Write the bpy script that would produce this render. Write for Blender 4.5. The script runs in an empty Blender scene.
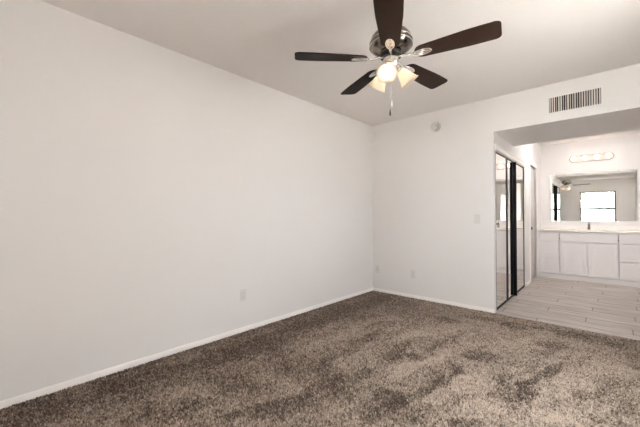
import bpy, bmesh, math, random
import numpy as np
from mathutils import Vector, Matrix

SC = bpy.context.scene
COL = SC.collection
R = math.radians

# ------------------------------------------------------------------ camera
F_PX, YAW, PITCH, ROLL = 310.66, R(42.8642), R(0.4975), R(-0.152)
cam_d = bpy.data.cameras.new('camera')
cam_d.sensor_fit = 'HORIZONTAL'
cam_d.sensor_width = 36.0
cam_d.lens = F_PX / 640 * 36.0
cam_d.clip_start = 0.02
cam = bpy.data.objects.new('camera', cam_d)
COL.objects.link(cam)
view = Vector((-math.sin(YAW) * math.cos(PITCH), math.cos(YAW) * math.cos(PITCH), math.sin(PITCH)))
right = Vector((math.cos(YAW), math.sin(YAW), 0))
up = right.cross(view)
r2 = right * math.cos(ROLL) + up * math.sin(ROLL)
u2 = -right * math.sin(ROLL) + up * math.cos(ROLL)
M = Matrix((r2, u2, -view)).transposed().to_4x4()
M.translation = Vector((2.8819, -4.3973, 1.2366))
cam.matrix_world = M
SC.camera = cam

# ------------------------------------------------------------------ daylight and exposure
SC.view_settings.view_transform = 'Standard'
SC.view_settings.look = 'None'
SC.view_settings.gamma = 1.0
SC.view_settings.use_curve_mapping = False
SC.view_settings.exposure = 1.68
SKY_STRENGTH = 11.5
BULB = 2.8             # vanity globes
FAN_BULB = 3.0        # bulbs of the fan light
world = bpy.data.worlds.new('sky')
SC.world = world
world.use_nodes = True
bg = world.node_tree.nodes['Background']
bg.inputs[0].default_value = (0.95, 0.965, 1.04, 1)
bg.inputs[1].default_value = SKY_STRENGTH
sun_d = bpy.data.lights.new('sun', 'SUN')      # stands high behind the house, so it lights the yard but not the room
sun_d.energy = 330.0; sun_d.angle = R(0.5); sun_d.color = (1.0, 0.965, 0.945)
sun = bpy.data.objects.new('sun', sun_d); COL.objects.link(sun)
sun.rotation_euler = (R(-20), 0, R(-12))
SC.cycles.max_bounces = 16
SC.cycles.diffuse_bounces = 10
SC.cycles.glossy_bounces = 8
SC.cycles.transparent_max_bounces = 12
SC.cycles.caustics_reflective = True
SC.cycles.sample_clamp_indirect = 6.0
SC.cycles.use_denoising = True


def portal(name, loc, rot, sx, sy):
    """Marks a window opening so that the sky is sampled through it; it gives no light of its own."""
    d = bpy.data.lights.new(name, 'AREA')
    d.shape = 'RECTANGLE'; d.size = sx; d.size_y = sy
    d.cycles.is_portal = True
    o = bpy.data.objects.new(name, d)
    COL.objects.link(o)
    o.location = loc; o.rotation_euler = rot
    return o


H = 2.74            # ceiling
YR = -5.40          # rear wall, behind the camera
XR = 3.75           # right wall of the bedroom
XA = 3.42           # right wall of the vanity alcove
XC = 1.817          # closet side of the alcove
YM = 3.77           # wall behind the vanity
SOF = 2.307         # underside of the dropped header
W1 = (1.99, 3.11, 0.78, 2.235)   # window in the rear wall: x0, x1, z0, z1
W2 = (-2.35, -1.55, 1.0, 2.10)   # unseen window added in the right wall for more daylight: y0, y1, z0, z1
portal('added_window_portal', (XR + 0.13, (W2[0] + W2[1]) / 2, (W2[2] + W2[3]) / 2), (R(90), 0, R(90)), W2[1] - W2[0], W2[3] - W2[2])
portal('window_light', ((W1[0] + W1[1]) / 2, YR - 0.13, (W1[2] + W1[3]) / 2), (R(90), 0, R(180)), W1[1] - W1[0], W1[3] - W1[2])

# ------------------------------------------------------------------ materials
MATS = {}


def mat(name, col, rough=0.5, metal=0.0, bump=None, coat=0.0, spec=0.5, var=None):
    m = bpy.data.materials.new(name)
    m.use_nodes = True
    nt = m.node_tree
    b = nt.nodes['Principled BSDF']
    b.inputs['Base Color'].default_value = (*col, 1)
    b.inputs['Roughness'].default_value = rough
    b.inputs['Metallic'].default_value = metal
    b.inputs['Specular IOR Level'].default_value = spec
    if coat:
        b.inputs['Coat Weight'].default_value = coat
        b.inputs['Coat Roughness'].default_value = 0.12
    tc = nt.nodes.new('ShaderNodeTexCoord')
    if var:                         # gentle colour variation: (scale, amount)
        n = nt.nodes.new('ShaderNodeTexNoise')
        n.inputs['Scale'].default_value = var[0]
        nt.links.new(tc.outputs['Object'], n.inputs['Vector'])
        mx = nt.nodes.new('ShaderNodeMix'); mx.data_type = 'RGBA'
        mx.inputs['A'].default_value = (*[c * (1 - var[1]) for c in col], 1)
        mx.inputs['B'].default_value = (*[min(1, c * (1 + var[1])) for c in col], 1)
        nt.links.new(n.outputs['Fac'], mx.inputs['Factor'])
        nt.links.new(mx.outputs['Result'], b.inputs['Base Color'])
    if bump:                        # (scale, strength, distance)
        n = nt.nodes.new('ShaderNodeTexNoise')
        n.inputs['Scale'].default_value = bump[0]
        n.inputs['Detail'].default_value = 3
        nt.links.new(tc.outputs['Object'], n.inputs['Vector'])
        bp = nt.nodes.new('ShaderNodeBump')
        bp.inputs['Strength'].default_value = bump[1]
        bp.inputs['Distance'].default_value = bump[2]
        nt.links.new(n.outputs['Fac'], bp.inputs['Height'])
        nt.links.new(bp.outputs['Normal'], b.inputs['Normal'])
    MATS[name] = m
    return m


def emit(name, col, strength):
    m = bpy.data.materials.new(name)
    m.use_nodes = True
    nt = m.node_tree
    nt.nodes.remove(nt.nodes['Principled BSDF'])
    e = nt.nodes.new('ShaderNodeEmission')
    e.inputs[0].default_value = (*col, 1); e.inputs[1].default_value = strength
    nt.links.new(e.outputs[0], nt.nodes['Material Output'].inputs[0])
    MATS[name] = m
    return m


wall_paint = mat('wall_paint', (0.75, 0.727, 0.717), 0.85, bump=(55, 0.12, 0.004), spec=0.25)
alcove_paint = mat('alcove_paint', (0.80, 0.785, 0.78), 0.85, bump=(55, 0.12, 0.004), spec=0.25)
ceil_paint = mat('ceiling_paint', (0.78, 0.745, 0.725), 0.9, bump=(30, 0.25, 0.006), spec=0.2)
trim_paint = mat('trim_paint', (0.90, 0.872, 0.85), 0.4, spec=0.4)
shaded_door_paint = mat('shaded_door_paint', (0.60, 0.57, 0.56), 0.5, spec=0.4)  # darkened so the leaf's recess shade is in the paint
cab_paint = mat('cabinet_paint', (0.87, 0.84, 0.85), 0.45, spec=0.4)
counter_m = mat('counter_top', (0.88, 0.84, 0.80), 0.25, spec=0.5, var=(3, 0.02))
plastic = mat('white_plastic', (0.66, 0.635, 0.62), 0.4)
plastic_d = mat('shaded_slot_plastic', (0.10, 0.09, 0.085), 0.5)
grey_plastic = mat('grey_plastic', (0.36, 0.34, 0.33), 0.4)
blackm = mat('black_aluminium', (0.008, 0.0075, 0.007), 0.45, 0.0, spec=0.15)
dark_in = mat('duct_shade_dark', (0.02, 0.018, 0.016), 0.9)
closet_in = mat('closet_interior', (0.5, 0.48, 0.46), 0.9)
grille_m = mat('grille_metal', (0.72, 0.69, 0.66), 0.45, 0.0)
mirror_m = mat('mirror_silver', (0.90, 0.90, 0.875), 0.0, 1.0)
chrome = mat('chrome', (0.75, 0.73, 0.71), 0.14, 1.0)
nickel = mat('brushed_nickel', (0.66, 0.62, 0.58), 0.24, 1.0)
pewter = mat('dark_pewter', (0.20, 0.172, 0.15), 0.24, 1.0)
darkring = mat('dark_rubber_ring', (0.012, 0.011, 0.010), 0.5, spec=0.2)
brass = mat('dark_bronze', (0.10, 0.08, 0.065), 0.35, 0.9)
bar_m = mat('light_bar_nickel', (0.42, 0.37, 0.34), 0.5, 0.3)
sink_m = mat('white_porcelain', (0.86, 0.84, 0.82), 0.12)
bulb_m = emit('vanity_bulb_glow', (1.0, 0.86, 0.74), BULB)
fbulb_m = emit('fan_bulb_glow', (1.0, 0.88, 0.75), FAN_BULB)
frame_w = mat('window_frame_bronze', (0.10, 0.09, 0.08), 0.5)
bark = mat('bark', (0.16, 0.12, 0.09), 0.9, bump=(30, 0.6, 0.02))
leaf_m = mat('leaf_green', (0.07, 0.10, 0.04), 0.6, var=(4, 0.35))
ground_m = mat('desert_ground', (0.58, 0.55, 0.52), 0.95, var=(2, 0.15))
stucco = mat('stucco', (0.42, 0.36, 0.31), 0.9)

# dark walnut fan blades, grain along the blade
wood = mat('espresso_wood', (0.035, 0.02, 0.014), 0.5, spec=0.07)
nt = wood.node_tree; b = nt.nodes['Principled BSDF']
tc = nt.nodes.new('ShaderNodeTexCoord'); mp = nt.nodes.new('ShaderNodeMapping')
mp.inputs['Scale'].default_value = (3, 45, 10)
n = nt.nodes.new('ShaderNodeTexNoise'); n.inputs['Scale'].default_value = 2.0; n.inputs['Detail'].default_value = 5
mx = nt.nodes.new('ShaderNodeMix'); mx.data_type = 'RGBA'
mx.inputs['A'].default_value = (0.008, 0.0042, 0.003, 1); mx.inputs['B'].default_value = (0.024, 0.0135, 0.0095, 1)
nt.links.new(tc.outputs['Object'], mp.inputs['Vector']); nt.links.new(mp.outputs[0], n.inputs['Vector'])
nt.links.new(n.outputs['Fac'], mx.inputs['Factor']); nt.links.new(mx.outputs['Result'], b.inputs['Base Color'])

# frosted glass lamp shades
shade_m = bpy.data.materials.new('frosted_glass'); shade_m.use_nodes = True
nt = shade_m.node_tree; nt.nodes.remove(nt.nodes['Principled BSDF'])
tl = nt.nodes.new('ShaderNodeBsdfTranslucent'); tl.inputs[0].default_value = (0.80, 0.72, 0.61, 1)
df = nt.nodes.new('ShaderNodeBsdfDiffuse'); df.inputs[0].default_value = (0.74, 0.67, 0.58, 1)
gl = nt.nodes.new('ShaderNodeBsdfGlossy'); gl.inputs['Roughness'].default_value = 0.2
m1 = nt.nodes.new('ShaderNodeMixShader'); m1.inputs[0].default_value = 0.45
m2 = nt.nodes.new('ShaderNodeMixShader'); m2.inputs[0].default_value = 0.05
nt.links.new(tl.outputs[0], m1.inputs[1]); nt.links.new(df.outputs[0], m1.inputs[2])
nt.links.new(m1.outputs[0], m2.inputs[1]); nt.links.new(gl.outputs[0], m2.inputs[2])
nt.links.new(m2.outputs[0], nt.nodes['Material Output'].inputs[0])

# window pane
pane_m = bpy.data.materials.new('window_glass'); pane_m.use_nodes = True
nt = pane_m.node_tree; nt.nodes.remove(nt.nodes['Principled BSDF'])
tr = nt.nodes.new('ShaderNodeBsdfTransparent'); tr.inputs[0].default_value = (0.95, 0.97, 0.95, 1)
gl = nt.nodes.new('ShaderNodeBsdfGlossy'); gl.inputs['Roughness'].default_value = 0.0
m1 = nt.nodes.new('ShaderNodeMixShader'); m1.inputs[0].default_value = 0.06
nt.links.new(tr.outputs[0], m1.inputs[1]); nt.links.new(gl.outputs[0], m1.inputs[2])
nt.links.new(m1.outputs[0], nt.nodes['Material Output'].inputs[0])

# wood-look plank tile, rows running along x
plank = mat('plank_tile', (0.5, 0.44, 0.39), 0.38, spec=0.45)
nt = plank.node_tree; b = nt.nodes['Principled BSDF']
tc = nt.nodes.new('ShaderNodeTexCoord')
mp = nt.nodes.new('ShaderNodeMapping'); mp.inputs['Location'].default_value = (-3.063, -0.155, 0)
br = nt.nodes.new('ShaderNodeTexBrick')
br.offset = 0.0; br.offset_frequency = 2; br.squash = 1.0
br.inputs['Color1'].default_value = (0.47, 0.425, 0.395, 1)
br.inputs['Color2'].default_value = (0.55, 0.505, 0.475, 1)
br.inputs['Mortar'].default_value = (0.17, 0.14, 0.12, 1)
br.inputs['Scale'].default_value = 1.0
br.inputs['Mortar Size'].default_value = 0.0055
br.inputs['Mortar Smooth'].default_value = 0.1
br.inputs['Bias'].default_value = 0.0
br.inputs['Brick Width'].default_value = 1.2
br.inputs['Row Height'].default_value = 0.203
nt.links.new(tc.outputs['Object'], mp.inputs['Vector'])
sp_ = nt.nodes.new('ShaderNodeSeparateXYZ'); cb = nt.nodes.new('ShaderNodeCombineXYZ')
nt.links.new(mp.outputs[0], sp_.inputs[0])


def math_node(op, a, v):
    m_ = nt.nodes.new('ShaderNodeMath'); m_.operation = op
    nt.links.new(a, m_.inputs[0])
    if hasattr(v, 'is_output'):
        nt.links.new(v, m_.inputs[1])
    else:
        m_.inputs[1].default_value = v
    return m_.outputs[0]


row = math_node('FLOOR', math_node('DIVIDE', sp_.outputs[1], 0.203), 0)      # each row of planks is shifted by about a third
xs_ = math_node('ADD', sp_.outputs[0], math_node('MULTIPLY', row, 0.386))
nt.links.new(xs_, cb.inputs[0]); nt.links.new(sp_.outputs[1], cb.inputs[1])
nt.links.new(cb.outputs[0], br.inputs['Vector'])
mg = nt.nodes.new('ShaderNodeMapping'); mg.inputs['Scale'].default_value = (1.2, 16, 1)
ng = nt.nodes.new('ShaderNodeTexNoise'); ng.inputs['Scale'].default_value = 2.2; ng.inputs['Detail'].default_value = 6
ng.inputs['Distortion'].default_value = 0.6
nt.links.new(tc.outputs['Object'], mg.inputs['Vector']); nt.links.new(mg.outputs[0], ng.inputs['Vector'])
rp = nt.nodes.new('ShaderNodeValToRGB')
rp.color_ramp.elements[0].position = 0.34; rp.color_ramp.elements[0].color = (0.62, 0.58, 0.56, 1)
rp.color_ramp.elements[1].position = 0.66; rp.color_ramp.elements[1].color = (1.15, 1.14, 1.13, 1)
nt.links.new(ng.outputs['Fac'], rp.inputs[0])
mx = nt.nodes.new('ShaderNodeMix'); mx.data_type = 'RGBA'; mx.blend_type = 'MULTIPLY'; mx.inputs['Factor'].default_value = 1.0
nt.links.new(br.outputs['Color'], mx.inputs['A']); nt.links.new(rp.outputs['Color'], mx.inputs['B'])
nt.links.new(mx.outputs['Result'], b.inputs['Base Color'])
bp = nt.nodes.new('ShaderNodeBump'); bp.invert = True; bp.inputs['Strength'].default_value = 0.5; bp.inputs['Distance'].default_value = 0.002
nt.links.new(br.outputs['Fac'], bp.inputs['Height']); nt.links.new(bp.outputs['Normal'], b.inputs['Normal'])

# carpet: yarn colours, pile tone and painted dimness by the left wall, mixed per tuft
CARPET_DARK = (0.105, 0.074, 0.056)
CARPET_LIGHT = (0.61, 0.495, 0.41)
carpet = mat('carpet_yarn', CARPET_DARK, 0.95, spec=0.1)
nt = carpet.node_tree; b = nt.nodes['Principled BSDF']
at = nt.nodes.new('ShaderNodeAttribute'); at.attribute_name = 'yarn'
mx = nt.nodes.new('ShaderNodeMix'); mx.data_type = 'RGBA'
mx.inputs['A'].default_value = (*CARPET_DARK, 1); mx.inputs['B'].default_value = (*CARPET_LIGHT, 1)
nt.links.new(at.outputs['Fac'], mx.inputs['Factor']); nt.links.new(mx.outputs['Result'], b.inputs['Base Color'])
backing = mat('carpet_backing', (0.11, 0.085, 0.07), 0.95, spec=0.1, bump=(160, 0.6, 0.01))
nt = backing.node_tree; b = nt.nodes['Principled BSDF']
tc = nt.nodes.new('ShaderNodeTexCoord'); n = nt.nodes.new('ShaderNodeTexNoise'); n.inputs['Scale'].default_value = 110
mx = nt.nodes.new('ShaderNodeMix'); mx.data_type = 'RGBA'
mx.inputs['A'].default_value = (0.06, 0.045, 0.036, 1); mx.inputs['B'].default_value = (0.26, 0.21, 0.18, 1)
nt.links.new(tc.outputs['Object'], n.inputs['Vector']); nt.links.new(n.outputs['Fac'], mx.inputs['Factor'])
nt.links.new(mx.outputs['Result'], b.inputs['Base Color'])


# ------------------------------------------------------------------ mesh helpers
def box(bm, x0, x1, y0, y1, z0, z1, bev=0.0, seg=2):
    b2 = bmesh.new()
    vs = [b2.verts.new((x, y, z)) for x in (x0, x1) for y in (y0, y1) for z in (z0, z1)]
    for f in ((0, 1, 3, 2), (4, 6, 7, 5), (0, 4, 5, 1), (2, 3, 7, 6), (0, 2, 6, 4), (1, 5, 7, 3)):
        b2.faces.new([vs[i] for i in f])
    if bev:
        bmesh.ops.bevel(b2, geom=list(b2.edges), offset=bev, segments=seg, profile=0.5, affect='EDGES')
    merge(bm, b2)


def merge(bm, b2, mtx=None):
    if mtx is not None:
        bmesh.ops.transform(b2, matrix=mtx, verts=b2.verts)
    me = bpy.data.meshes.new('tmp')
    b2.to_mesh(me); b2.free()
    bm.from_mesh(me)
    bpy.data.meshes.remove(me)


def lathe(bm, prof, n=40, mtx=None, cap=True):
    """prof: list of (radius, height); turned about z."""
    b2 = bmesh.new()
    rings = []
    for r, z in prof:
        if r < 1e-6:
            rings.append([b2.verts.new((0, 0, z))])
        else:
            rings.append([b2.verts.new((r * math.cos(2 * math.pi * i / n), r * math.sin(2 * math.pi * i / n), z)) for i in range(n)])
    for a, c in zip(rings, rings[1:]):
        for i in range(n):
            j = (i + 1) % n
            if len(a) == 1 and len(c) == 1:
                continue
            if len(a) == 1:
                b2.faces.new((a[0], c[j], c[i]))
            elif len(c) == 1:
                b2.faces.new((a[i], a[j], c[0]))
            else:
                b2.faces.new((a[i], a[j], c[j], c[i]))
    if cap:
        for rg in (rings[0], rings[-1]):
            if len(rg) > 1:
                b2.faces.new(rg)
    bmesh.ops.recalc_face_normals(b2, faces=b2.faces)
    for f in b2.faces:
        f.smooth = True
    merge(bm, b2, mtx)


def tube(bm, pts, rad, n=10):
    """round tube through points; rad a number or one per point."""
    pts = [Vector(p) for p in pts]
    rads = rad if isinstance(rad, (list, tuple)) else [rad] * len(pts)
    b2 = bmesh.new()
    rings = []
    ref = None
    for i, p in enumerate(pts):
        t = (pts[min(i + 1, len(pts) - 1)] - pts[max(i - 1, 0)]).normalized()
        if ref is None:
            ref = t.orthogonal().normalized()
        u = (ref - t * ref.dot(t)).normalized(); ref = u
        v = t.cross(u)
        rings.append([b2.verts.new(p + (u * math.cos(2 * math.pi * k / n) + v * math.sin(2 * math.pi * k / n)) * rads[i]) for k in range(n)])
    for a, c in zip(rings, rings[1:]):
        for k in range(n):
            b2.faces.new((a[k], a[(k + 1) % n], c[(k + 1) % n], c[k]))
    b2.faces.new(rings[0]); b2.faces.new(rings[-1])
    bmesh.ops.recalc_face_normals(b2, faces=b2.faces)
    for f in b2.faces:
        f.smooth = True
    merge(bm, b2)


def prism(bm, outline, z0, z1, mtx=None, bev=0.0):
    b2 = bmesh.new()
    lo = [b2.verts.new((x, y, z0)) for x, y in outline]
    hi = [b2.verts.new((x, y, z1)) for x, y in outline]
    k = len(outline)
    b2.faces.new(lo[::-1]); b2.faces.new(hi)
    for i in range(k):
        b2.faces.new((lo[i], lo[(i + 1) % k], hi[(i + 1) % k], hi[i]))
    if bev:
        es = [e for e in b2.edges if abs(e.verts[0].co.z - e.verts[1].co.z) < 1e-6]
        bmesh.ops.bevel(b2, geom=es, offset=bev, segments=2, profile=0.5, affect='EDGES')
    merge(bm, b2, mtx)


def torus(bm, a, b_, rad, z, cx=0.0, cy=0.0, n=40, m=8, mtx=None):
    """ring along an ellipse with half axes a, b_."""
    b2 = bmesh.new()
    rings = []
    for i in range(n):
        t = 2 * math.pi * i / n
        c = Vector((cx + a * math.cos(t), cy + b_ * math.sin(t), z))
        nrm = Vector((b_ * math.cos(t), a * math.sin(t), 0)).normalized()
        rings.append([b2.verts.new(c + nrm * rad * math.cos(2 * math.pi * k / m) + Vector((0, 0, rad * math.sin(2 * math.pi * k / m)))) for k in range(m)])
    for i in range(n):
        p, q = rings[i], rings[(i + 1) % n]
        for k in range(m):
            b2.faces.new((p[k], q[k], q[(k + 1) % m], p[(k + 1) % m]))
    bmesh.ops.recalc_face_normals(b2, faces=b2.faces)
    for f in b2.faces:
        f.smooth = True
    merge(bm, b2, mtx)


def obj(name, bm, material, parent=None, smooth=False, angle=None):
    me = bpy.data.meshes.new(name)
    bm.normal_update()
    bm.to_mesh(me); bm.free()
    me.materials.append(material)
    o = bpy.data.objects.new(name, me)
    COL.objects.link(o)
    if parent:
        o.parent = parent
    return o


def nb():
    return bmesh.new()


def thing(name, label, cat, loc=(0, 0, 0), rotz=0.0, group=None):
    o = bpy.data.objects.new(name, None)
    o.empty_display_size = 0.05
    COL.objects.link(o)
    o.location = loc; o.rotation_euler = (0, 0, rotz)
    o['label'] = label; o['category'] = cat
    if group:
        o['group'] = group
    return o


def tag(o, label, cat, group=None, kind=None):
    o['label'] = label; o['category'] = cat
    if group:
        o['group'] = group
    if kind:
        o['kind'] = kind
    return o


def struct(name, bm, m, label=None, cat=None):
    o = obj(name, bm, m)
    o['kind'] = 'structure'
    if label:
        o['label'] = label
    if cat:
        o['category'] = cat
    return o


def copy_tree(o, parent=None):
    c = o.copy(); COL.objects.link(c)
    if parent:
        c.parent = parent
    for ch in list(o.children):
        copy_tree(ch, c)
    return c


# ------------------------------------------------------------------ the room
FL = -0.008
bm = nb(); box(bm, -0.12, XR + 0.12, YR - 0.12, 0.0, FL - 0.15, FL)
struct('floor', bm, backing, 'brown carpet floor of the bedroom', 'floor')
bm = nb(); box(bm, 1.10, XA + 0.33, 0.0, YM + 0.12, -0.16, 0.0)
struct('floor_tile', bm, plank, 'pale wood-look plank tile floor of the vanity alcove', 'floor')
bm = nb(); box(bm, -0.12, XA + 0.45, YR - 0.12, YM + 0.12, H, H + 0.15)
struct('ceiling', bm, ceil_paint, 'plain off-white ceiling over bedroom and alcove', 'ceiling')
bm = nb(); box(bm, -0.12, 0, YR - 0.12, 0.12, FL, H)
struct('wall_left', bm, wall_paint, 'long blank off-white wall at the left with one outlet', 'wall')
bm = nb(); box(bm, 0, XC, 0, 0.085, FL, H)
struct('wall_back', bm, wall_paint, 'off-white wall facing the camera beside the alcove opening', 'wall')
bm = nb(); box(bm, XC, XA, 0, 1.14, SOF, H)
struct('wall_header', bm, wall_paint, 'deep dropped header over the alcove opening, holding the air vent', 'wall')
bm = nb(); box(bm, XA, XR + 0.12, 0, 0.12, FL, H); box(bm, XA, XA + 0.12, 0.12, YM, 0, H)
struct('wall_alcove', bm, alcove_paint, 'right side wall of the vanity alcove', 'wall')
bm = nb()
box(bm, XR, XR + 0.12, YR - 0.12, W2[0], FL, H); box(bm, XR, XR + 0.12, W2[1], 0, FL, H)
box(bm, XR, XR + 0.12, W2[0], W2[1], W2[3], H); box(bm, XR, XR + 0.12, W2[0], W2[1], FL, W2[2])
struct('wall_right', bm, wall_paint, 'right side wall of the bedroom', 'wall')
bm = nb()
box(bm, 0, W1[0], YR - 0.14, YR, FL, H); box(bm, W1[1], XR, YR - 0.14, YR, FL, H)
box(bm, W1[0], W1[1], YR - 0.14, YR, FL, W1[2]); box(bm, W1[0], W1[1], YR - 0.14, YR, W1[3], H)
struct('wall_rear', bm, wall_paint, 'bedroom wall with the window, seen in the vanity mirror', 'wall')
# closet side of the alcove
D0, D1, DT = 2.47, 3.17, 2.19      # passage door opening
CO = 1.975                          # far jamb of the closet opening
bm = nb()
box(bm, XC - 0.10, XC, 0.085, CO, 2.085, H)
box(bm, XC - 0.10, XC, CO, D0, 0, H)
box(bm, XC - 0.10, XC, D0, D1, DT, H)
box(bm, XC - 0.10, XC, D1, YM, 0, H)
struct('wall_closet', bm, alcove_paint, 'side wall of the alcove above and beyond the mirrored closet', 'wall')
bm = nb(); box(bm, 1.08, XA + 0.12, YM, YM + 0.12, 0, H)
struct('wall_vanity', bm, alcove_paint, 'wall behind the vanity, holding mirror and light bar', 'wall')
bm = nb(); box(bm, 1.02, 1.10, 0.085, YM + 0.12, 0, H); box(bm, 1.10, XC - 0.10, CO + 0.12, CO + 0.2, 0, H)
struct('wall_closet_inner', bm, closet_in, 'inner wall behind the closet doors', 'wall')


def baseboard(name, x0, x1, y0, y1, z0, face, label):
    bm = nb()
    h = 0.058
    box(bm, x0, x1, y0, y1, z0, z0 + h - 0.006, 0.0)
    sx = 0.004 * face[0]; sy = 0.004 * face[1]
    box(bm, x0 + max(0, -sx), x1 - max(0, sx), y0 + max(0, -sy), y1 - max(0, sy), z0 + h - 0.006, z0 + h)
    return struct(name, bm, trim_paint, label, 'baseboard')


baseboard('baseboard_left', 0, 0.012, YR, 0, FL, (1, 0), 'white baseboard along the long left wall')
baseboard('baseboard_back', 0.012, XC, -0.012, 0, FL, (0, -1), 'white baseboard along the wall beside the opening')
baseboard('baseboard_right', XR - 0.012, XR, YR, 0, FL, (-1, 0), 'white baseboard along the right wall')
baseboard('baseboard_rear', 0.012, XR - 0.012, YR, YR + 0.012, FL, (0, 1), 'white baseboard under the window')
baseboard('baseboard_closet', XC, XC + 0.012, CO + 0.03, 2.36, 0, (1, 0), 'short white baseboard between closet and passage door')
baseboard('baseboard_alcove', XA - 0.012, XA, 0.0, 3.19, 0, (-1, 0), 'white baseboard on the right side of the alcove')

# closet trim: fascia, jamb, tracks
bm = nb()
box(bm, XC - 0.005, XC + 0.014, 0.06, CO + 0.02, 2.088, 2.145, 0.003)
box(bm, XC - 0.005, XC + 0.022, 0.05, CO + 0.03, 2.145, 2.163, 0.003)
struct('trim_1', bm, trim_paint, 'white fascia board above the mirrored closet doors', 'trim')
bm = nb(); box(bm, XC - 0.09, XC + 0.004, CO - 0.012, CO + 0.012, 0, 2.085, 0.002)
struct('trim_2', bm, trim_paint, 'white jamb at the far end of the closet opening', 'trim')
bm = nb()
box(bm, XC - 0.085, XC + 0.004, 0.086, CO - 0.012, 2.076, 2.086)
struct('trim_3', bm, trim_paint, 'white upper track of the mirrored closet doors', 'track')
edge_m = mat('edge_strip', (0.45, 0.405, 0.365), 0.5)
bm = nb()
box(bm, XC - 0.085, XC - 0.002, 0.086, CO - 0.012, 0, 0.006)
struct('trim_4', bm, edge_m, 'floor track of the mirrored closet doors', 'track')
# tile edge strip at the carpet
bm = nb(); box(bm, XC, XA, -0.006, 0.004, FL, 0.003, 0.002)
struct('trim_5', bm, edge_m, 'thin edge strip where tile meets carpet', 'trim')


def closet_door(y0, y1, x1, label, pull=False):
    t = thing('sliding_mirror_door', label, 'mirror door', (x1, (y0 + y1) / 2, 0.007), 0, 'mirrored closet doors')
    hw = (y1 - y0) / 2; zt = 2.068; th = 0.022; st = 0.042
    bm = nb()
    box(bm, -th, 0, -hw, -hw + st, 0, zt, 0.002)
    box(bm, -th, 0, hw - st, hw, 0, zt, 0.002)
    box(bm, -th, 0, -hw + st, hw - st, 0, 0.03, 0.002)
    box(bm, -th, 0, -hw + st, hw - st, zt - 0.018, zt, 0.002)
    f = obj('frame', bm, blackm, t); f['label'] = 'black metal frame'
    if pull:                        # deep full-height stile that serves as the pull
        bm = nb(); box(bm, -0.002, 0.038, -hw, -hw + 0.032, 0.004, zt - 0.012, 0.003)
        obj('pull_stile', bm, blackm, t)['label'] = 'deep black stile'
    bm = nb(); box(bm, -th + 0.003, -0.004, -hw + st, hw - st, 0.03, zt - 0.018)
    g = obj('mirror_panel', bm, mirror_m, t); g['label'] = 'mirror glass'
    return t


XP = XC - 0.006
closet_door(0.09, 0.735, XP, 'black framed mirrored closet door next to the bedroom wall')
closet_door(0.737, 1.13, XP, 'narrow mirrored closet door in the middle, before the thick black stile')
closet_door(1.132, 1.962, XP, 'mirrored closet door with thick black stile, next to the white jamb', True)

# passage door
t = thing('door_1', 'white passage door between the closet and the vanity', 'door', (XC - 0.03, (D0 + D1) / 2, 0))
t['kind'] = 'structure'
hw = (D1 - D0) / 2
bm = nb(); box(bm, -0.035, 0, -hw + 0.003, hw - 0.003, 0.008, DT - 0.004, 0.002)
obj('leaf', bm, shaded_door_paint, t)
bm = nb()
box(bm, -0.002, 0.045, -hw - 0.07, -hw, 0, DT + 0.075, 0.003)
box(bm, -0.002, 0.045, hw, hw + 0.06, 0, DT + 0.075, 0.003)
box(bm, -0.002, 0.045, -hw, hw, DT, DT + 0.075, 0.003)
obj('casing', bm, trim_paint, t)
bm = nb()
mx_ = Matrix.Translation((0, -hw + 0.055, 1.0)) @ Matrix.Rotation(R(90), 4, 'Y')
lathe(bm, [(0.028, 0), (0.03, 0.004), (0.012, 0.008), (0.010, 0.028), (0.022, 0.034), (0.027, 0.046), (0.022, 0.058), (0, 0.062)], 24, mx_)
obj('knob', bm, brass, t)['label'] = 'dark round door knob'

# window in the rear wall
w = thing('window_1', 'bright two-sash window in the wall opposite the vanity mirror', 'window', ((W1[0] + W1[1]) / 2, YR - 0.07, W1[2]))
w['kind'] = 'structure'
ww = (W1[1] - W1[0]) / 2; wh = W1[3] - W1[2]; zm = 1.515 - W1[2]
bm = nb()
fw = 0.045
box(bm, -ww, -ww + fw, -0.035, 0.035, 0, wh); box(bm, ww - fw, ww, -0.035, 0.035, 0, wh)
box(bm, -ww + fw, ww - fw, -0.035, 0.035, 0, fw); box(bm, -ww + fw, ww - fw, -0.035, 0.035, wh - fw, wh)
obj('window_frame', bm, frame_w, w)
bm = nb(); box(bm, -ww + fw, ww - fw, -0.03, 0.03, zm - 0.05, zm + 0.05)
obj('meeting_rail', bm, frame_w, w)
bm = nb(); box(bm, -ww + fw, ww - fw, 0.008, 0.012, fw, zm - 0.05); obj('pane', bm, pane_m, w)
bm = nb(); box(bm, -ww + fw, ww - fw, -0.012, -0.008, zm + 0.05, wh - fw); obj('pane', bm, pane_m, w)
bm = nb(); box(bm, -ww - 0.03, ww + 0.03, 0.04, 0.09, -0.022, -0.001, 0.004); obj('window_sill', bm, trim_paint, w)

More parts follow.
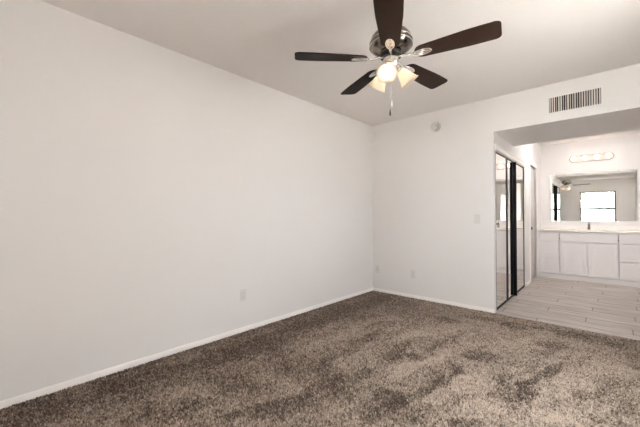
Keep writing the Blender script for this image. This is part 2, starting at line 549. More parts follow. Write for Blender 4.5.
# window added in the right wall, unseen, to even out the light
w = thing('added_window', 'unseen sliding window added in the right wall for more daylight', 'window', (XR + 0.06, (W2[0] + W2[1]) / 2, W2[2]))
w['kind'] = 'structure'
ww = (W2[1] - W2[0]) / 2; wh = W2[3] - W2[2]
bm = nb()
box(bm, -0.05, 0.05, -ww, -ww + 0.04, 0, wh); box(bm, -0.05, 0.05, ww - 0.04, ww, 0, wh)
box(bm, -0.05, 0.05, -ww + 0.04, ww - 0.04, 0, 0.04); box(bm, -0.05, 0.05, -ww + 0.04, ww - 0.04, wh - 0.04, wh)
obj('window_frame', bm, frame_w, w)
bm = nb(); box(bm, -0.03, 0.03, -0.03, 0.03, 0.04, wh - 0.04); obj('meeting_stile', bm, frame_w, w)
bm = nb(); box(bm, 0.008, 0.014, -ww + 0.04, -0.03, 0.04, wh - 0.04); obj('pane', bm, pane_m, w)
bm = nb(); box(bm, -0.014, -0.008, 0.03, ww - 0.04, 0.04, wh - 0.04); obj('pane', bm, pane_m, w)

# ------------------------------------------------------------------ vanity
VY, VT = 3.197, 0.955
VX0, VX1 = XC, XA
v = thing('vanity_cabinet', 'wide pale grey shaker vanity cabinet under the counter', 'cabinet', ((VX0 + VX1) / 2, VY, 0))
cx = (VX0 + VX1) / 2
bm = nb(); box(bm, VX0 + 0.002 - cx, VX1 - 0.002 - cx, 0.075, YM - 0.002 - VY, 0.09, 0.77)
obj('cabinet_body', bm, cab_paint, v)
bm = nb(); box(bm, VX0 + 0.002 - cx, VX1 - 0.002 - cx, 0.012, 0.03, 0.0, 0.092, 0.002)
obj('base_board', bm, cab_paint, v)
bm = nb(); box(bm, VX0 + 0.002 - cx, 1.862 - cx, 0.0, 0.018, 0.092, 0.924); obj('filler_strip', bm, cab_paint, v)
bm = nb(); box(bm, 3.365 - cx, VX1 - 0.002 - cx, 0.0, 0.018, 0.092, 0.924); obj('filler_strip', bm, cab_paint, v)


def front(name, x0, x1, z0, z1, parent, shaker=True):
    g = 0.0075; rail = 0.055 if (z1 - z0) > 0.25 and (x1 - x0) > 0.25 else 0.042
    x0 += g - cx; x1 -= g + cx; z0 += g; z1 -= g
    bm = nb()
    if shaker:
        box(bm, x0, x0 + rail, 0, 0.018, z0, z1, 0.0015); box(bm, x1 - rail, x1, 0, 0.018, z0, z1, 0.0015)
        box(bm, x0 + rail, x1 - rail, 0, 0.018, z0, z0 + rail, 0.0015); box(bm, x0 + rail, x1 - rail, 0, 0.018, z1 - rail, z1, 0.0015)
        box(bm, x0 + rail - 0.002, x1 - rail + 0.002, 0.011, 0.0178, z0 + rail - 0.002, z1 - rail + 0.002)
    else:
        box(bm, x0, x1, 0, 0.018, z0, z1, 0.002)
    return obj(name, bm, cab_paint, parent)


XL, XMID, XRR = 2.183, 2.595, 3.012
ZT, ZB = 0.922, 0.102
Z1, Z2 = 0.731, 0.416
front('drawer', 1.862, XL, Z1, ZT, v, False)
front('drawer', 1.862, XL, Z2, Z1, v); front('drawer', 1.862, XL, ZB, Z2, v)
front('false_front', XL, XRR, Z1, ZT, v, False)
front('cabinet_door', XL, XMID, ZB, Z1, v); front('cabinet_door', XMID, XRR, ZB, Z1, v)
front('drawer', XRR, 3.365, Z1, ZT, v, False)
front('drawer', XRR, 3.365, Z2, Z1, v); front('drawer', XRR, 3.365, ZB, Z2, v)

c = thing('vanity_countertop', 'white vanity countertop with low backsplash on the grey cabinet', 'countertop', (cx, VY, 0.924))
SX, SY, SA, SB = 2.60 - cx, 0.275, 0.215, 0.15
b2 = nb()
N = 48
y0c, y1c = -0.018, YM - 0.003 - VY
x0c, x1c = VX0 + 0.003 - cx, VX1 - 0.003 - cx
outer = []
inner = [(SX + SA * math.cos(2 * math.pi * i / N), SY + SB * math.sin(2 * math.pi * i / N)) for i in range(N)]
for (px, py) in inner:                       # ray from the sink centre to the slab edge
    dx, dy = px - SX, py - SY
    s = min(((x1c - SX) / dx if dx > 1e-9 else ((x0c - SX) / dx if dx < -1e-9 else 1e9)),
            ((y1c - SY) / dy if dy > 1e-9 else ((y0c - SY) / dy if dy < -1e-9 else 1e9)))
    outer.append((SX + dx * s, SY + dy * s))
for (ccx, ccy) in ((x0c, y0c), (x1c, y0c), (x1c, y1c), (x0c, y1c)):   # snap the nearest ray to each corner
    k = min(range(N), key=lambda i: (math.atan2(ccy - SY, ccx - SX) - math.atan2(inner[i][1] - SY, inner[i][0] - SX)) ** 2)
    outer[k] = (ccx, ccy)
TH = 0.034
rings = [[b2.verts.new((x, y, z)) for x, y in ring] for ring, z in ((inner, 0), (inner, TH), (outer, TH), (outer, 0))]
for a_, c_ in zip(rings, rings[1:] + rings[:1]):
    for i in range(N):
        b2.faces.new((a_[i], a_[(i + 1) % N], c_[(i + 1) % N], c_[i]))
bmesh.ops.recalc_face_normals(b2, faces=b2.faces)
obj('counter_slab', b2, counter_m, c)
bm = nb(); box(bm, x0c, x1c, y1c - 0.018, y1c, TH, TH + 0.075, 0.002)
obj('backsplash', bm, counter_m, c)
bm = nb()
prof = [(1.02, TH + 0.002), (1.0, TH + 0.004), (0.96, TH - 0.004), (0.9, TH - 0.05), (0.7, TH - 0.11), (0.3, TH - 0.135), (0.08, TH - 0.138), (0, TH - 0.138)]
lathe(bm, prof, 48, Matrix.Translation((SX, SY, 0)) @ Matrix.Diagonal((SA, SB, 1, 1)), cap=False)
obj('sink_basin', bm, sink_m, c)['label'] = 'white oval basin set into the counter'

steel = mat('faucet_steel', (0.34, 0.325, 0.31), 0.22, 1.0)
f = thing('faucet', 'small chrome single-hole faucet behind the sink on the white counter', 'faucet', (2.60, 3.675, 0.9585))
bm = nb()
lathe(bm, [(0.027, 0), (0.027, 0.006), (0.022, 0.012), (0.020, 0.09), (0.021, 0.11), (0.016, 0.118), (0, 0.12)], 24)
obj('faucet_body', bm, steel, f)
bm = nb(); tube(bm, [(0, -0.012, 0.085), (0, -0.05, 0.10), (0, -0.09, 0.105), (0, -0.118, 0.098), (0, -0.124, 0.075)], [0.014, 0.0125, 0.012, 0.0115, 0.0115], 14)
obj('spout', bm, steel, f)
bm = nb(); tube(bm, [(0, 0, 0.118), (0, 0.012, 0.135), (0, 0.045, 0.15)], [0.008, 0.0065, 0.006], 12)
obj('lever_handle', bm, steel, f)

m = thing('vanity_mirror', 'large frameless wall mirror above the vanity counter', 'mirror', (2.62, YM, 1.128))
bm = nb(); box(bm, 1.968 - 2.62, 3.278 - 2.62, -0.004, -0.001, 0, 0.964, 0.0)
obj('mirror_glass', bm, mirror_m, m)
for px in (-0.4, 0.4):
    for pz in (0.0, 0.964):
        bm = nb(); box(bm, px - 0.012, px + 0.012, -0.012, -0.001, pz - 0.008, pz + 0.008, 0.001)
        obj('mirror_clip', bm, chrome, m)

# vanity light bar: stadium-shaped plate with four globes
lb = thing('vanity_light_bar', 'rounded metal light bar with four lit globe bulbs above the mirror', 'wall lamp', (2.638, YM, 2.38))
hl, rr = 0.335, 0.066
outl = [(hl - rr + rr * math.cos(R(a)), rr * math.sin(R(a))) for a in range(-90, 91, 12)] + [(-hl + rr + rr * math.cos(R(a)), rr * math.sin(R(a))) for a in range(90, 271, 12)]
bm = nb()
prism(bm, outl, 0, 0.03, Matrix.Rotation(R(90), 4, 'X'), 0.008)
obj('back_plate', bm, bar_m, lb)
for bx in (-0.262, -0.088, 0.088, 0.262):
    bm = nb()
    RX = Matrix.Translation((bx, 0, 0)) @ Matrix.Rotation(R(90), 4, 'X')
    lathe(bm, [(0.026, 0.028), (0.026, 0.034), (0.019, 0.038), (0.017, 0.05)], 24, RX)
    s = obj('lamp_socket', bm, chrome, lb)
    bm = nb()
    lathe(bm, [(0.014, 0.05)] + [(0.039 * math.sin(R(a)), 0.087 - 0.039 * math.cos(R(a))) for a in range(22, 181, 9)], 28, RX)
    obj('globe_bulb', bm, bulb_m, s)['label'] = 'lit round bulb'

# added dome light, unseen behind the header, that brightens the alcove
dl = thing('added_dome_light', 'unseen dome light added behind the header to brighten the alcove', 'added light', (2.66, 2.3, H))
bm = nb(); lathe(bm, [(0.15, -0.001), (0.15, -0.02), (0.14, -0.024), (0.0, -0.024)], 40); obj('base_plate', bm, nickel, dl)
bm = nb(); lathe(bm, [(0.135, -0.024), (0.13, -0.045), (0.11, -0.068), (0.075, -0.084), (0.03, -0.092), (0, -0.093)], 40); obj('added_dome', bm, emit('added_dome_glow', (1.0, 0.96, 0.92), 30.0), dl)

# ------------------------------------------------------------------ ceiling fan
FX, FY = 1.775, -2.472
fan = thing('ceiling_fan', 'five-blade ceiling fan with dark blades and three lit bell shades', 'ceiling fan', (FX, FY, H))
DZ = -H
bm = nb(); lathe(bm, [(0.068, -0.001), (0.068, -0.012), (0.06, -0.03), (0.042, -0.052), (0.022, -0.06), (0.0, -0.061)], 36)
obj('canopy', bm, pewter, fan)
bm = nb(); lathe(bm, [(0.013, -0.055), (0.013, -0.20)], 20); lathe(bm, [(0.026, -0.185), (0.03, -0.2), (0.03, -0.215), (0.02, -0.22)], 24)
obj('downrod', bm, pewter, fan)
zz = lambda z: z - H
bm = nb()
lathe(bm, [(0.0, zz(2.530)), (0.04, zz(2.530)), (0.085, zz(2.524)), (0.118, zz(2.506)), (0.136, zz(2.482)), (0.144, zz(2.456)), (0.144, zz(2.448)),
           (0.140, zz(2.444)), (0.140, zz(2.434)), (0.145, zz(2.430)), (0.143, zz(2.420)), (0.132, zz(2.404)), (0.112, zz(2.390)), (0.086, zz(2.380)), (0.0, zz(2.378))], 56)
motor = obj('motor_housing', bm, pewter, fan)
bm = nb(); torus(bm, 0.145, 0.145, 0.0045, zz(2.452), n=64); torus(bm, 0.146, 0.146, 0.0045, zz(2.425), n=64)
obj('trim_band', bm, nickel, motor)
for k in range(10):                      # plates between the cooling slots around the underside
    a = 2 * math.pi * k / 10
    bm = nb()
    b2 = nb(); box(b2, 0.093, 0.120, -0.016, 0.016, -0.0015, 0.003, 0.001)
    merge(bm, b2, Matrix.Rotation(a, 4, 'Z') @ Matrix.Translation((0, 0, zz(2.3862))) @ Matrix.Rotation(R(-20), 4, 'Y'))
    obj('vent_plate', bm, nickel, motor)
bm = nb(); lathe(bm, [(0.070, zz(2.379)), (0.074, zz(2.372)), (0.074, zz(2.348)), (0.066, zz(2.342)), (0.0, zz(2.342))], 40)
obj('flywheel', bm, darkring, fan)
bm = nb(); lathe(bm, [(0.052, zz(2.343)), (0.054, zz(2.336)), (0.052, zz(2.30)), (0.046, zz(2.286)), (0.040, zz(2.280)), (0.043, zz(2.268)), (0.03, zz(2.255)), (0.012, zz(2.246)), (0.0, zz(2.240))], 40)
sw = obj('switch_housing', bm, nickel, fan)

# blade outline along +x, slightly flared, rounded tip and root
def blade_outline():
    pts = []
    r0, r1 = 0.165, 0.670
    def hw_(x):
        return 0.056 + (0.077 - 0.056) * min(1, (x - r0) / 0.33)
    top = []
    ct = 0.030
    for i in range(9):                    # root arc
        a = R(90 - i * 90 / 8)
        top.append((r0 + 0.05 - 0.05 * math.sin(a), hw_(r0 + 0.05) * math.cos(a)))
    for i in range(1, 8):
        x = r0 + 0.05 + (r1 - ct - r0 - 0.05) * i / 8
        top.append((x, hw_(x)))
    for i in range(9):                    # tip corner
        a = R(i * 90 / 8)
        top.append((r1 - ct + ct * math.sin(a) * (1.0), hw_(r1) - 0.030 + 0.030 * math.cos(a)))
    bot = [(x, -y) for x, y in top[::-1]]
    out = []
    for p in top + bot:
        if not out or (abs(p[0] - out[-1][0]) + abs(p[1] - out[-1][1])) > 1e-5:
            out.append(p)
    if abs(out[0][0] - out[-1][0]) + abs(out[0][1] - out[-1][1]) < 1e-5:
        out.pop()
    return out


BZ, PITCHB, AZ0 = zz(2.329), R(9.5), R(226.85)
proto = None
for k in range(5):
    a = AZ0 - k * R(72)
    if proto is None:
        bm = nb(); prism(bm, blade_outline(), 0.0, 0.006, None, 0.0015)
        bl = obj('blade', bm, wood, fan)
        bm = nb()
        el = [(0.215 + 0.062 * math.cos(2 * math.pi * i / 32), 0.030 * math.sin(2 * math.pi * i / 32)) for i in range(32)]
        prism(bm, el, -0.005, 0.0, None, 0.001)
        torus(bm, 0.058, 0.026, 0.0045, -0.005, cx=0.215)
        torus(bm, 0.030, 0.010, 0.0035, -0.005, cx=0.215)
        for sx in (0.178, 0.215, 0.252):
            lathe(bm, [(0.0055, -0.009), (0.0055, -0.004)], 12, Matrix.Translation((sx, 0, 0)))
        tube(bm, [(0.055, 0, 0.018), (0.085, 0, 0.012), (0.12, 0, 0.0), (0.158, 0, -0.003)], [0.010, 0.009, 0.008, 0.009], 10)
        br_ = obj('blade_bracket', bm, chrome, bl); br_['label'] = 'shiny oval bracket'
        proto = bl
    else:
        bl = copy_tree(proto, fan)
    bl.matrix_local = Matrix.Translation((0, 0, BZ)) @ Matrix.Rotation(a, 4, 'Z') @ Matrix.Rotation(-PITCHB, 4, 'X')

# light kit
AXT = R(50.6)
for k in range(3):
    a = R(-71.1) + k * R(120)
    # z axis of the shade points out and down
    mtx = Matrix.Translation((0, 0, zz(2.268))) @ Matrix.Rotation(a, 4, 'Z') @ Matrix.Translation((0.062, 0, 0)) @ Matrix.Rotation(R(90) + AXT, 4, 'Y')
    bm = nb(); tube(bm, [(0.03, 0, zz(2.30)), (0.05, 0, zz(2.292)), (0.060, 0, zz(2.278)), (0.064, 0, zz(2.266))], 0.010, 12)
    lathe(bm, [(0.018, -0.012), (0.025, -0.006), (0.026, 0.016), (0.022, 0.02)], 24, Matrix.Rotation(-a, 4, 'Z') @ mtx)
    arm = obj('lamp_arm', bm, nickel, fan)
    arm.matrix_local = Matrix.Rotation(a, 4, 'Z')
    prof = [(0.0245, 0.010), (0.029, 0.022), (0.037, 0.042), (0.046, 0.066), (0.054, 0.090), (0.0625, 0.110), (0.070, 0.122)]
    inn = [(r - 0.003, s) for r, s in prof][::-1]
    bm = nb(); lathe(bm, prof + inn + [prof[0]], 44, None, cap=False)
    sh = obj('lamp_shade', bm, shade_m, fan); sh['label'] = 'frosted bell-shaped glass shade'
    sh.matrix_local = mtx
    bm = nb(); lathe(bm, [(0.013, 0.012), (0.014, 0.035)] + [(0.029 * math.sin(R(q)), 0.072 - 0.03 * math.cos(R(q))) for q in range(30, 181, 10)], 28)
    bu = obj('bulb', bm, fbulb_m, sh); bu['label'] = 'lit white bulb'
for (dx, dy, zb, m_) in ((0.012, -0.01, 2.035, chrome), (-0.012, 0.008, 1.985, chrome)):
    bm = nb()
    n_ = int((2.25 - zb) / 0.009)
    tube(bm, [(dx, dy, zz(2.252)), (dx, dy, zz(zb))], 0.0009, 6)
    for i in range(n_):
        lathe(bm, [(0, -0.0018), (0.0013, -0.0013), (0.0018, 0), (0.0013, 0.0013), (0, 0.0018)], 6, Matrix.Translation((dx, dy, zz(2.25 - i * 0.009))))
    pc = obj('pull_chain', bm, m_, fan)
    bm = nb(); lathe(bm, [(0, zz(zb) + 0.004), (0.003, zz(zb) + 0.002), (0.0045, zz(zb) - 0.010), (0.007, zz(zb) - 0.034), (0.005, zz(zb) - 0.042), (0, zz(zb) - 0.044)], 14, Matrix.Translation((dx, dy, 0)))
    fb = obj('chain_fob', bm, trim_paint if zb > 2 else brass, pc)

# ------------------------------------------------------------------ wall fittings
vg = thing('air_vent', 'rectangular wall air vent with upright louvers on the header', 'air vent', ((2.393 + 2.836) / 2, 0, (2.41 + 2.583) / 2))
gx, gz = 0.2215, 0.084
bm = nb()
fo = 0.028
for (a0, a1, c0, c1) in ((-gx - fo, -gx, -gz - fo, gz + fo), (gx, gx + fo, -gz - fo, gz + fo), (-gx, gx, gz, gz + fo), (-gx, gx, -gz - fo, -gz)):
    box(bm, a0, a1, -0.006, 0, c0, c1, 0.002)
obj('vent_frame', bm, wall_paint, vg)
bm = nb(); box(bm, -gx, gx, -0.0012, -0.0002, -gz, gz)  # dark sheet on the header stands in for shade inside the duct
obj('duct_shade_sheet', bm, dark_in, vg)['label'] = 'dark duct behind the louvers'
bm = nb()
nl = 22
for i in range(nl):
    x = -gx + (i + 0.5) * 2 * gx / nl
    b2 = nb(); box(b2, -0.0058, 0.0058, -0.0007, 0.0007, -gz, gz)
    merge(bm, b2, Matrix.Translation((x, -0.0062, 0)) @ Matrix.Rotation(R((-34, -12, -48, -25, -60)[(i * 3 + i // 4) % 5]), 4, 'Z'))
obj('louver', bm, grille_m, vg)

alarm_m = mat('alarm_plastic', (0.68, 0.65, 0.635), 0.4)
sd = thing('smoke_alarm', 'round white smoke alarm high on the wall near the ceiling', 'smoke alarm', (1.078, 0, 2.513))
RXm = Matrix.Rotation(R(90), 4, 'X')
bm = nb(); lathe(bm, [(0.072, 0.0005), (0.072, 0.012), (0.066, 0.014)], 40, RXm); obj('base_ring', bm, alarm_m, sd)
bm = nb(); lathe(bm, [(0.064, 0.012), (0.064, 0.028), (0.056, 0.038), (0.03, 0.042), (0.0, 0.042)], 40, RXm); obj('cover', bm, alarm_m, sd)
for i in range(10):
    a = R(-60 + i * 25)
    if i in (3, 4):
        continue
    box_c = Vector((0.050 * math.sin(a), 0, 0.050 * math.cos(a)))
    bm = nb()
    b2 = nb(); box(b2, -0.009, 0.009, -0.0425, -0.036, -0.003, 0.003)
    merge(bm, b2, Matrix.Translation(box_c) @ Matrix.Rotation(a, 4, 'Y'))
    obj('sounder_slot', bm, grey_plastic, sd)['label'] = 'grey slot'
bm = nb(); lathe(bm, [(0.009, 0.041), (0.009, 0.046), (0.007, 0.048), (0, 0.048)], 16, Matrix.Translation((0.02, 0, 0.012)) @ RXm); obj('test_button', bm, grey_plastic, sd)

ls = thing('light_switch', 'white light switch on the wall left of the alcove opening', 'light switch', (1.616, 0, 1.194))
bm = nb(); box(bm, -0.037, 0.037, -0.006, -0.0002, -0.06, 0.06, 0.002); obj('wall_plate', bm, plastic, ls)
bm = nb(); box(bm, -0.018, 0.018, -0.0085, -0.005, -0.034, 0.034, 0.001); r_ = obj('rocker', bm, plastic, ls)
for z in (-0.048, 0.048):
    bm = nb(); lathe(bm, [(0.003, 0.005), (0.003, 0.0068)], 10, Matrix.Translation((0, 0, z)) @ RXm)
    obj('plate_screw', bm, grey_plastic, ls)


def outlet(loc, rotz, label):
    o = thing('wall_outlet', label, 'outlet', loc, rotz, 'duplex wall outlets')
    bm = nb(); box(bm, -0.037, 0.037, -0.006, -0.0002, -0.06, 0.06, 0.002); obj('wall_plate', bm, plastic, o)
    for z in (-0.024, 0.024):
        bm = nb(); box(bm, -0.017, 0.017, -0.0085, -0.005, z - 0.016, z + 0.016, 0.004); s = obj('socket', bm, alarm_m, o)
        bm = nb()
        box(bm, -0.008, -0.0055, -0.0092, -0.008, z - 0.003, z + 0.007); box(bm, 0.0055, 0.008, -0.0092, -0.008, z - 0.003, z + 0.007)
        lathe(bm, [(0.0025, 0.008), (0.0025, 0.0092)], 10, Matrix.Translation((0, 0, z - 0.009)) @ RXm)
        obj('socket_slots', bm, plastic_d, s)
    bm = nb(); lathe(bm, [(0.003, 0.005), (0.003, 0.0068)], 10, RXm); obj('plate_screw', bm, grey_plastic, o)
    return o


outlet((0.713, 0, 0.356), 0, 'white duplex outlet low on the wall facing the camera')
outlet((0, -2.511, 0.393), R(90), 'white duplex outlet low on the long left wall')
bp_ = thing('cable_plate', 'white cable plate low on the wall right by the room corner', 'wall plate', (0.089, 0, 0.361))
bm = nb(); box(bm, -0.037, 0.037, -0.006, -0.0002, -0.06, 0.06, 0.002); obj('wall_plate', bm, plastic, bp_)
bm = nb(); lathe(bm, [(0.007, 0.005), (0.007, 0.009), (0.0045, 0.009), (0.0045, 0.016)], 6, RXm); obj('cable_jack', bm, nickel, bp_)

# ------------------------------------------------------------------ carpet pile
PATCH = np.array([(0.179, -4.244, 0.079, 0.288, 0.188, 0.004, -0.25),
(0.35, -3.618, 0.105, 0.996, 0.193, -0.035, -0.3),
(0.379, -2.567, 0.125, 1.278, 0.139, -0.078, -0.35),
(0.329, -1.168, 0.069, 1.033, 0.137, -0.143, -0.35),
(0.49, -0.434, 0.392, 0.148, 0.103, -0.181, -0.25),
(0.018, -3.729, 0.419, -0.016, 0.055, -0.078, -0.2),
(0.345, -3.365, 0.284, -0.016, 0.249, -0.287, 0.2),
(0.233, -3.98, 0.35, 0.042, 0.064, -0.047, 0.15),
(0.444, -2.78, 0.061, 0.361, 0.092, -0.047, -0.3),
(0.422, -3.064, 0.057, 0.26, 0.103, -0.042, 0.15),
(0.892, -2.633, 0.279, 0.027, 0.151, -0.193, -0.4),
(0.865, -3.145, 0.266, 0.105, 0.098, -0.079, -0.3),
(0.773, -3.403, 0.062, 0.194, 0.097, -0.032, 0.2),
(0.818, -3.588, 0.108, 0.216, 0.098, -0.028, -0.25),
(0.64, -3.82, 0.075, 0.209, 0.104, -0.015, -0.1),
(0.555, -1.813, 0.064, 0.473, 0.087, -0.078, 0.35),
(0.574, -1.478, 0.12, 0.417, 0.068, -0.075, -0.3),
(0.835, -2.05, 0.036, 0.657, 0.07, -0.058, 0.3),
(1.091, -1.979, -0.01, 0.647, 0.06, -0.053, -0.35),
(1.123, -1.681, 0.146, 0.359, 0.046, -0.06, -0.25),
(0.843, -2.205, 0.198, 0.06, 0.055, -0.07, 0.1),
(1.284, -2.566, 0.229, -0.091, 0.034, -0.135, -0.4),
(1.34, -2.762, 0.025, 0.171, 0.07, -0.045, -0.35),
(1.444, -2.418, 0.013, 0.118, 0.052, -0.043, -0.4),
(1.538, -2.7, 0.029, 0.199, 0.069, -0.049, -0.1),
(1.343, -3.033, 0.134, 0.245, 0.076, -0.053, -0.35),
(1.235, -3.232, 0.076, 0.183, 0.063, -0.031, -0.3),
(1.76, -2.544, 0.142, 0.039, 0.039, -0.095, -0.45),
(1.909, -2.612, 0.137, 0.073, 0.036, -0.083, -0.4),
(1.77, -2.74, 0.115, -0.023, 0.013, -0.064, -0.35),
(1.998, -2.446, 0.074, 0.012, 0.011, -0.044, -0.35),
(1.463, -1.788, 0.037, 0.248, 0.071, -0.088, -0.4),
(1.601, -1.828, 0.069, 0.011, 0.021, -0.056, -0.45),
(1.891, -2.291, 0.027, 0.329, 0.03, -0.027, -0.3),
(1.69, -1.429, 0.072, 0.333, 0.054, -0.091, -0.25),
(0.998, -1.321, 0.102, 0.228, 0.054, -0.078, -0.25),
(1.971, -1.828, 0.075, -0.017, 0.014, -0.084, -0.5),
(1.965, -2.001, 0.036, 0.245, 0.03, -0.038, -0.3),
(2.199, -2.462, 0.062, 0.02, 0.014, -0.069, -0.5),
(1.477, -0.654, 0.112, 0.008, 0.033, -0.107, -0.35),
(2.043, -1.424, 0.127, 0.064, 0.025, -0.105, -0.4),
(1.985, -1.31, 0.077, 0.159, 0.023, -0.062, -0.2),
(2.292, -1.834, 0.028, 0.179, 0.058, -0.083, -0.35),
(2.431, -1.846, 0.05, 0.222, 0.048, -0.086, -0.4),
(2.437, -1.664, 0.102, 0.379, 0.024, -0.056, -0.35),
(2.569, -1.322, 0.04, 0.194, 0.039, -0.094, -0.45),
(2.383, -1.45, 0.104, 0.331, 0.031, -0.088, -0.15),
(2.478, -0.708, 0.132, 0.03, 0.007, -0.113, -0.4),
(2.428, -1.044, 0.094, 0.197, 0.018, -0.085, -0.2),
(2.729, -0.82, 0.039, 0.01, -0.0, -0.051, -0.4),
(1.734, -0.32, 0.179, 0.065, 0.02, -0.079, -0.3),
(2.146, -0.315, 0.2, 0.017, 0.015, -0.11, -0.3),
(2.499, -0.275, 0.24, -0.031, 0.004, -0.105, -0.3),
(2.812, -0.239, 0.209, -0.063, -0.004, -0.099, -0.25),
(2.829, -1.462, 0.094, 0.155, 0.009, -0.102, -0.2),
(2.708, -1.702, 0.067, 0.124, 0.013, -0.074, -0.15),
(3.02, -0.63, 0.057, -0.045, -0.025, -0.2, -0.2),
(2.973, -1.605, 0.061, 0.142, 0.012, -0.084, -0.15),
(2.02, -2.256, 0.084, 0.363, 0.063, -0.079, 0.2),
(2.273, -2.249, 0.165, 0.298, 0.047, -0.109, 0.2),
(2.716, -1.35, 0.189, 0.38, 0.021, -0.139, 0.15),
(2.653, -1.967, 0.227, 0.291, 0.016, -0.11, 0.15),
(1.646, -2.126, 0.062, 0.267, 0.065, -0.078, 0.2),
(1.75, -1.795, 0.077, 0.4, 0.056, -0.081, 0.15),
(2.113, -1.042, 0.184, 0.365, 0.041, -0.139, 0.15),
(1.535, -1.04, 0.189, 0.382, 0.062, -0.133, 0.2),
(1.362, -1.39, 0.093, 0.278, 0.041, -0.067, 0.2),
(2.882, -0.992, 0.138, 0.062, -0.005, -0.151, 0.15)])
rng = np.random.default_rng(7)


def fbm(x, y, scale, seed, octaves=3):
    r = np.random.default_rng(seed)
    out = np.zeros_like(x); amp = 1.0; tot = 0
    for o in range(octaves):
        g = r.random((128, 128))
        u = x / scale * 2 ** o + 37.3; v_ = y / scale * 2 ** o + 51.7
        i = np.floor(u).astype(int); j = np.floor(v_).astype(int)
        fu = u - i; fv = v_ - j
        fu = fu * fu * (3 - 2 * fu); fv = fv * fv * (3 - 2 * fv)
        i0, i1, j0, j1 = i % 128, (i + 1) % 128, j % 128, (j + 1) % 128
        out += amp * ((g[i0, j0] * (1 - fu) + g[i1, j0] * fu) * (1 - fv) + (g[i0, j1] * (1 - fu) + g[i1, j1] * fu) * fv)
        tot += amp; amp *= 0.5
    return out / tot - 0.5


SP = 0.0092
xs = np.arange(0.016, XR - 0.016, SP); ys = np.arange(-4.35, -0.016, SP)
gx_, gy_ = np.meshgrid(xs, ys)
px = gx_.ravel() + rng.uniform(-0.5, 0.5, gx_.size) * SP * 0.9
py = gy_.ravel() + rng.uniform(-0.5, 0.5, gx_.size) * SP * 0.9
px = np.clip(px, 0.014, XR - 0.014); py = np.minimum(py, -0.014)
py = np.where((px > XC + 0.01) & (px < XA), py + 0.006, py)
keep = (py - (-4.4)) * 0.9 + (px - 2.9) * -0.05 > 0.05
px, py = px[keep], py[keep]
wx = px + 0.16 * fbm(px, py, 0.22, 3); wy = py + 0.16 * fbm(px, py, 0.22, 4)
shade = 0.25 + 0.29 * np.clip((px - 0.05) / 1.9, 0, 1) ** 0.8  # darker towards the left wall, partly dimmer light painted into the tone
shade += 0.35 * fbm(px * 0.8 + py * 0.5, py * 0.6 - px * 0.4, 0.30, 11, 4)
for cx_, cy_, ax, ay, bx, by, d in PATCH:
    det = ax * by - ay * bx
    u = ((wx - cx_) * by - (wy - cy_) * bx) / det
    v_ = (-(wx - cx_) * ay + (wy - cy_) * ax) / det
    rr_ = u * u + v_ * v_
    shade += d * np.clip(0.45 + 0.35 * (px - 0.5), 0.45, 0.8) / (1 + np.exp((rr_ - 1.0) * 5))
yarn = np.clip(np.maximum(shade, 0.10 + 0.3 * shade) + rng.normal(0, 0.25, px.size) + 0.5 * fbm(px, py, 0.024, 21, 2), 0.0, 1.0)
# the pile lies one way in the light patches and the other way in the dark ones
s_ = np.clip(shade, 0, 1)
lean_x = (0.006 * (s_ - 0.4) + rng.normal(0, 0.0035, px.size))
lean_y = (0.008 * (s_ - 0.4) + rng.normal(0, 0.0035, px.size))
ht = 0.013 + rng.normal(0, 0.002, px.size)
nT = px.size
rot = rng.uniform(0, 2 * np.pi, nT)
co = np.zeros((nT, 6, 3), np.float32)
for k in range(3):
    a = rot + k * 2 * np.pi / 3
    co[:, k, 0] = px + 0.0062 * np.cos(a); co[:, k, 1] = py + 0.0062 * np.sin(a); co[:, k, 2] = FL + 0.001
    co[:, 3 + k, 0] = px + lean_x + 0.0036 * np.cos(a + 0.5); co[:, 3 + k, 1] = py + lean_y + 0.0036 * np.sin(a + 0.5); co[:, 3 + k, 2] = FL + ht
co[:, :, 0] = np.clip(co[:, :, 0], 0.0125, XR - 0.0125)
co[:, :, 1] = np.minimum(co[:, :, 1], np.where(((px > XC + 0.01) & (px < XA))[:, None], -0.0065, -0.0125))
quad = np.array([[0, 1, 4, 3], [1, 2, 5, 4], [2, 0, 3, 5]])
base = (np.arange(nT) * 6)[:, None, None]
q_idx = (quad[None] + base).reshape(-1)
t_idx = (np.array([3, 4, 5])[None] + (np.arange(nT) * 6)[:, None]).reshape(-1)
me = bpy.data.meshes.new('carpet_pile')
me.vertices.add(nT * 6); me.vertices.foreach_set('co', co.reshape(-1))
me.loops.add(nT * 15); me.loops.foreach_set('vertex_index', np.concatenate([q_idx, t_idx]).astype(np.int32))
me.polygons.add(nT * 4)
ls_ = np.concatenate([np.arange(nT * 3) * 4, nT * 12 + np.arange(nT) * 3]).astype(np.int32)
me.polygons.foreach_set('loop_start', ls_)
me.update(calc_edges=True)
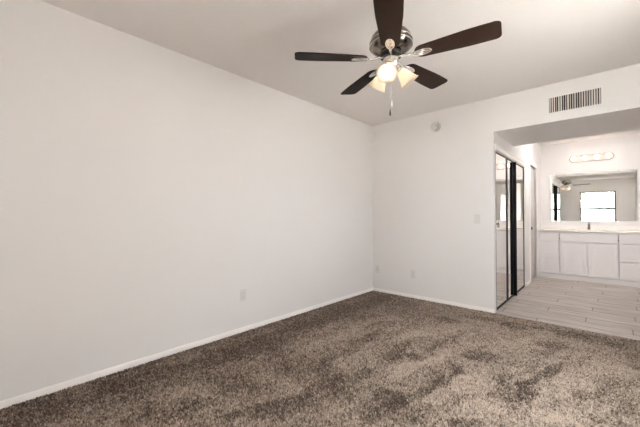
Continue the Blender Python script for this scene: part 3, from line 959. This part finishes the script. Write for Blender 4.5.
at_ = me.attributes.new('yarn', 'FLOAT', 'POINT')
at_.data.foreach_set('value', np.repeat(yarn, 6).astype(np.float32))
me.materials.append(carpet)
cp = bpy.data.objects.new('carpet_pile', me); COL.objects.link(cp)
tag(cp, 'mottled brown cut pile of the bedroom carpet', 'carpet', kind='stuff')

# ------------------------------------------------------------------ outside the window
bm = nb(); box(bm, 3.34, 3.60, -9.2, YR - 0.145, -0.2, 2.95)  # added blocker, unseen, cuts daylight slanting onto the left wall
struct('wall_added_shading', bm, stucco, 'unseen outside wall added beside the window to shade the left wall', 'wall')
bm = nb(); box(bm, -14, 24, -30, 16, -0.45, -0.2)
struct('ground', bm, ground_m, 'pale yard beyond the window', 'ground')
tl_ = [(0.9, -10.0, 1.4, 'pale leafy tree outside the window, nearest the pane'),
       (3.9, -16.5, 1.8, 'tall leafy tree outside the window, behind the shrub')]
for ti, (tx, ty, sc, lab) in enumerate(tl_):
    t = thing('tree', lab, 'tree', (tx, ty, -0.2), 0, 'trees seen through the window')
    bm = nb(); tube(bm, [(0, 0, 0), (0.05, 0.02, 1.2 * sc), (0.0, 0.05, 2.2 * sc)], [0.12, 0.09, 0.05], 10)
    for k in range(5):
        a = k * 1.26
        tube(bm, [(0.02, 0.03, (1.3 + 0.15 * k) * sc), (0.5 * sc * math.cos(a), 0.5 * sc * math.sin(a), (1.8 + 0.15 * k) * sc)], [0.05, 0.015], 8)
    obj('trunk', bm, bark, t)
    r = random.Random(ti + 5)
    bm = nb()
    for i in range(1500):
        u = r.gauss(0, 0.42) * sc; v_ = r.gauss(0, 0.42) * sc; w_ = (2.05 + r.gauss(0, 0.34)) * sc
        c_ = Vector((u, v_, w_))
        d1 = Vector((r.gauss(0, 1), r.gauss(0, 1), r.gauss(0, 0.6))).normalized() * 0.09
        d2 = d1.orthogonal().normalized() * 0.035
        q = [bm.verts.new(c_ - d1), bm.verts.new(c_ + d2), bm.verts.new(c_ + d1), bm.verts.new(c_ - d2)]
        bm.faces.new(q)
    obj('foliage', bm, leaf_m, t)
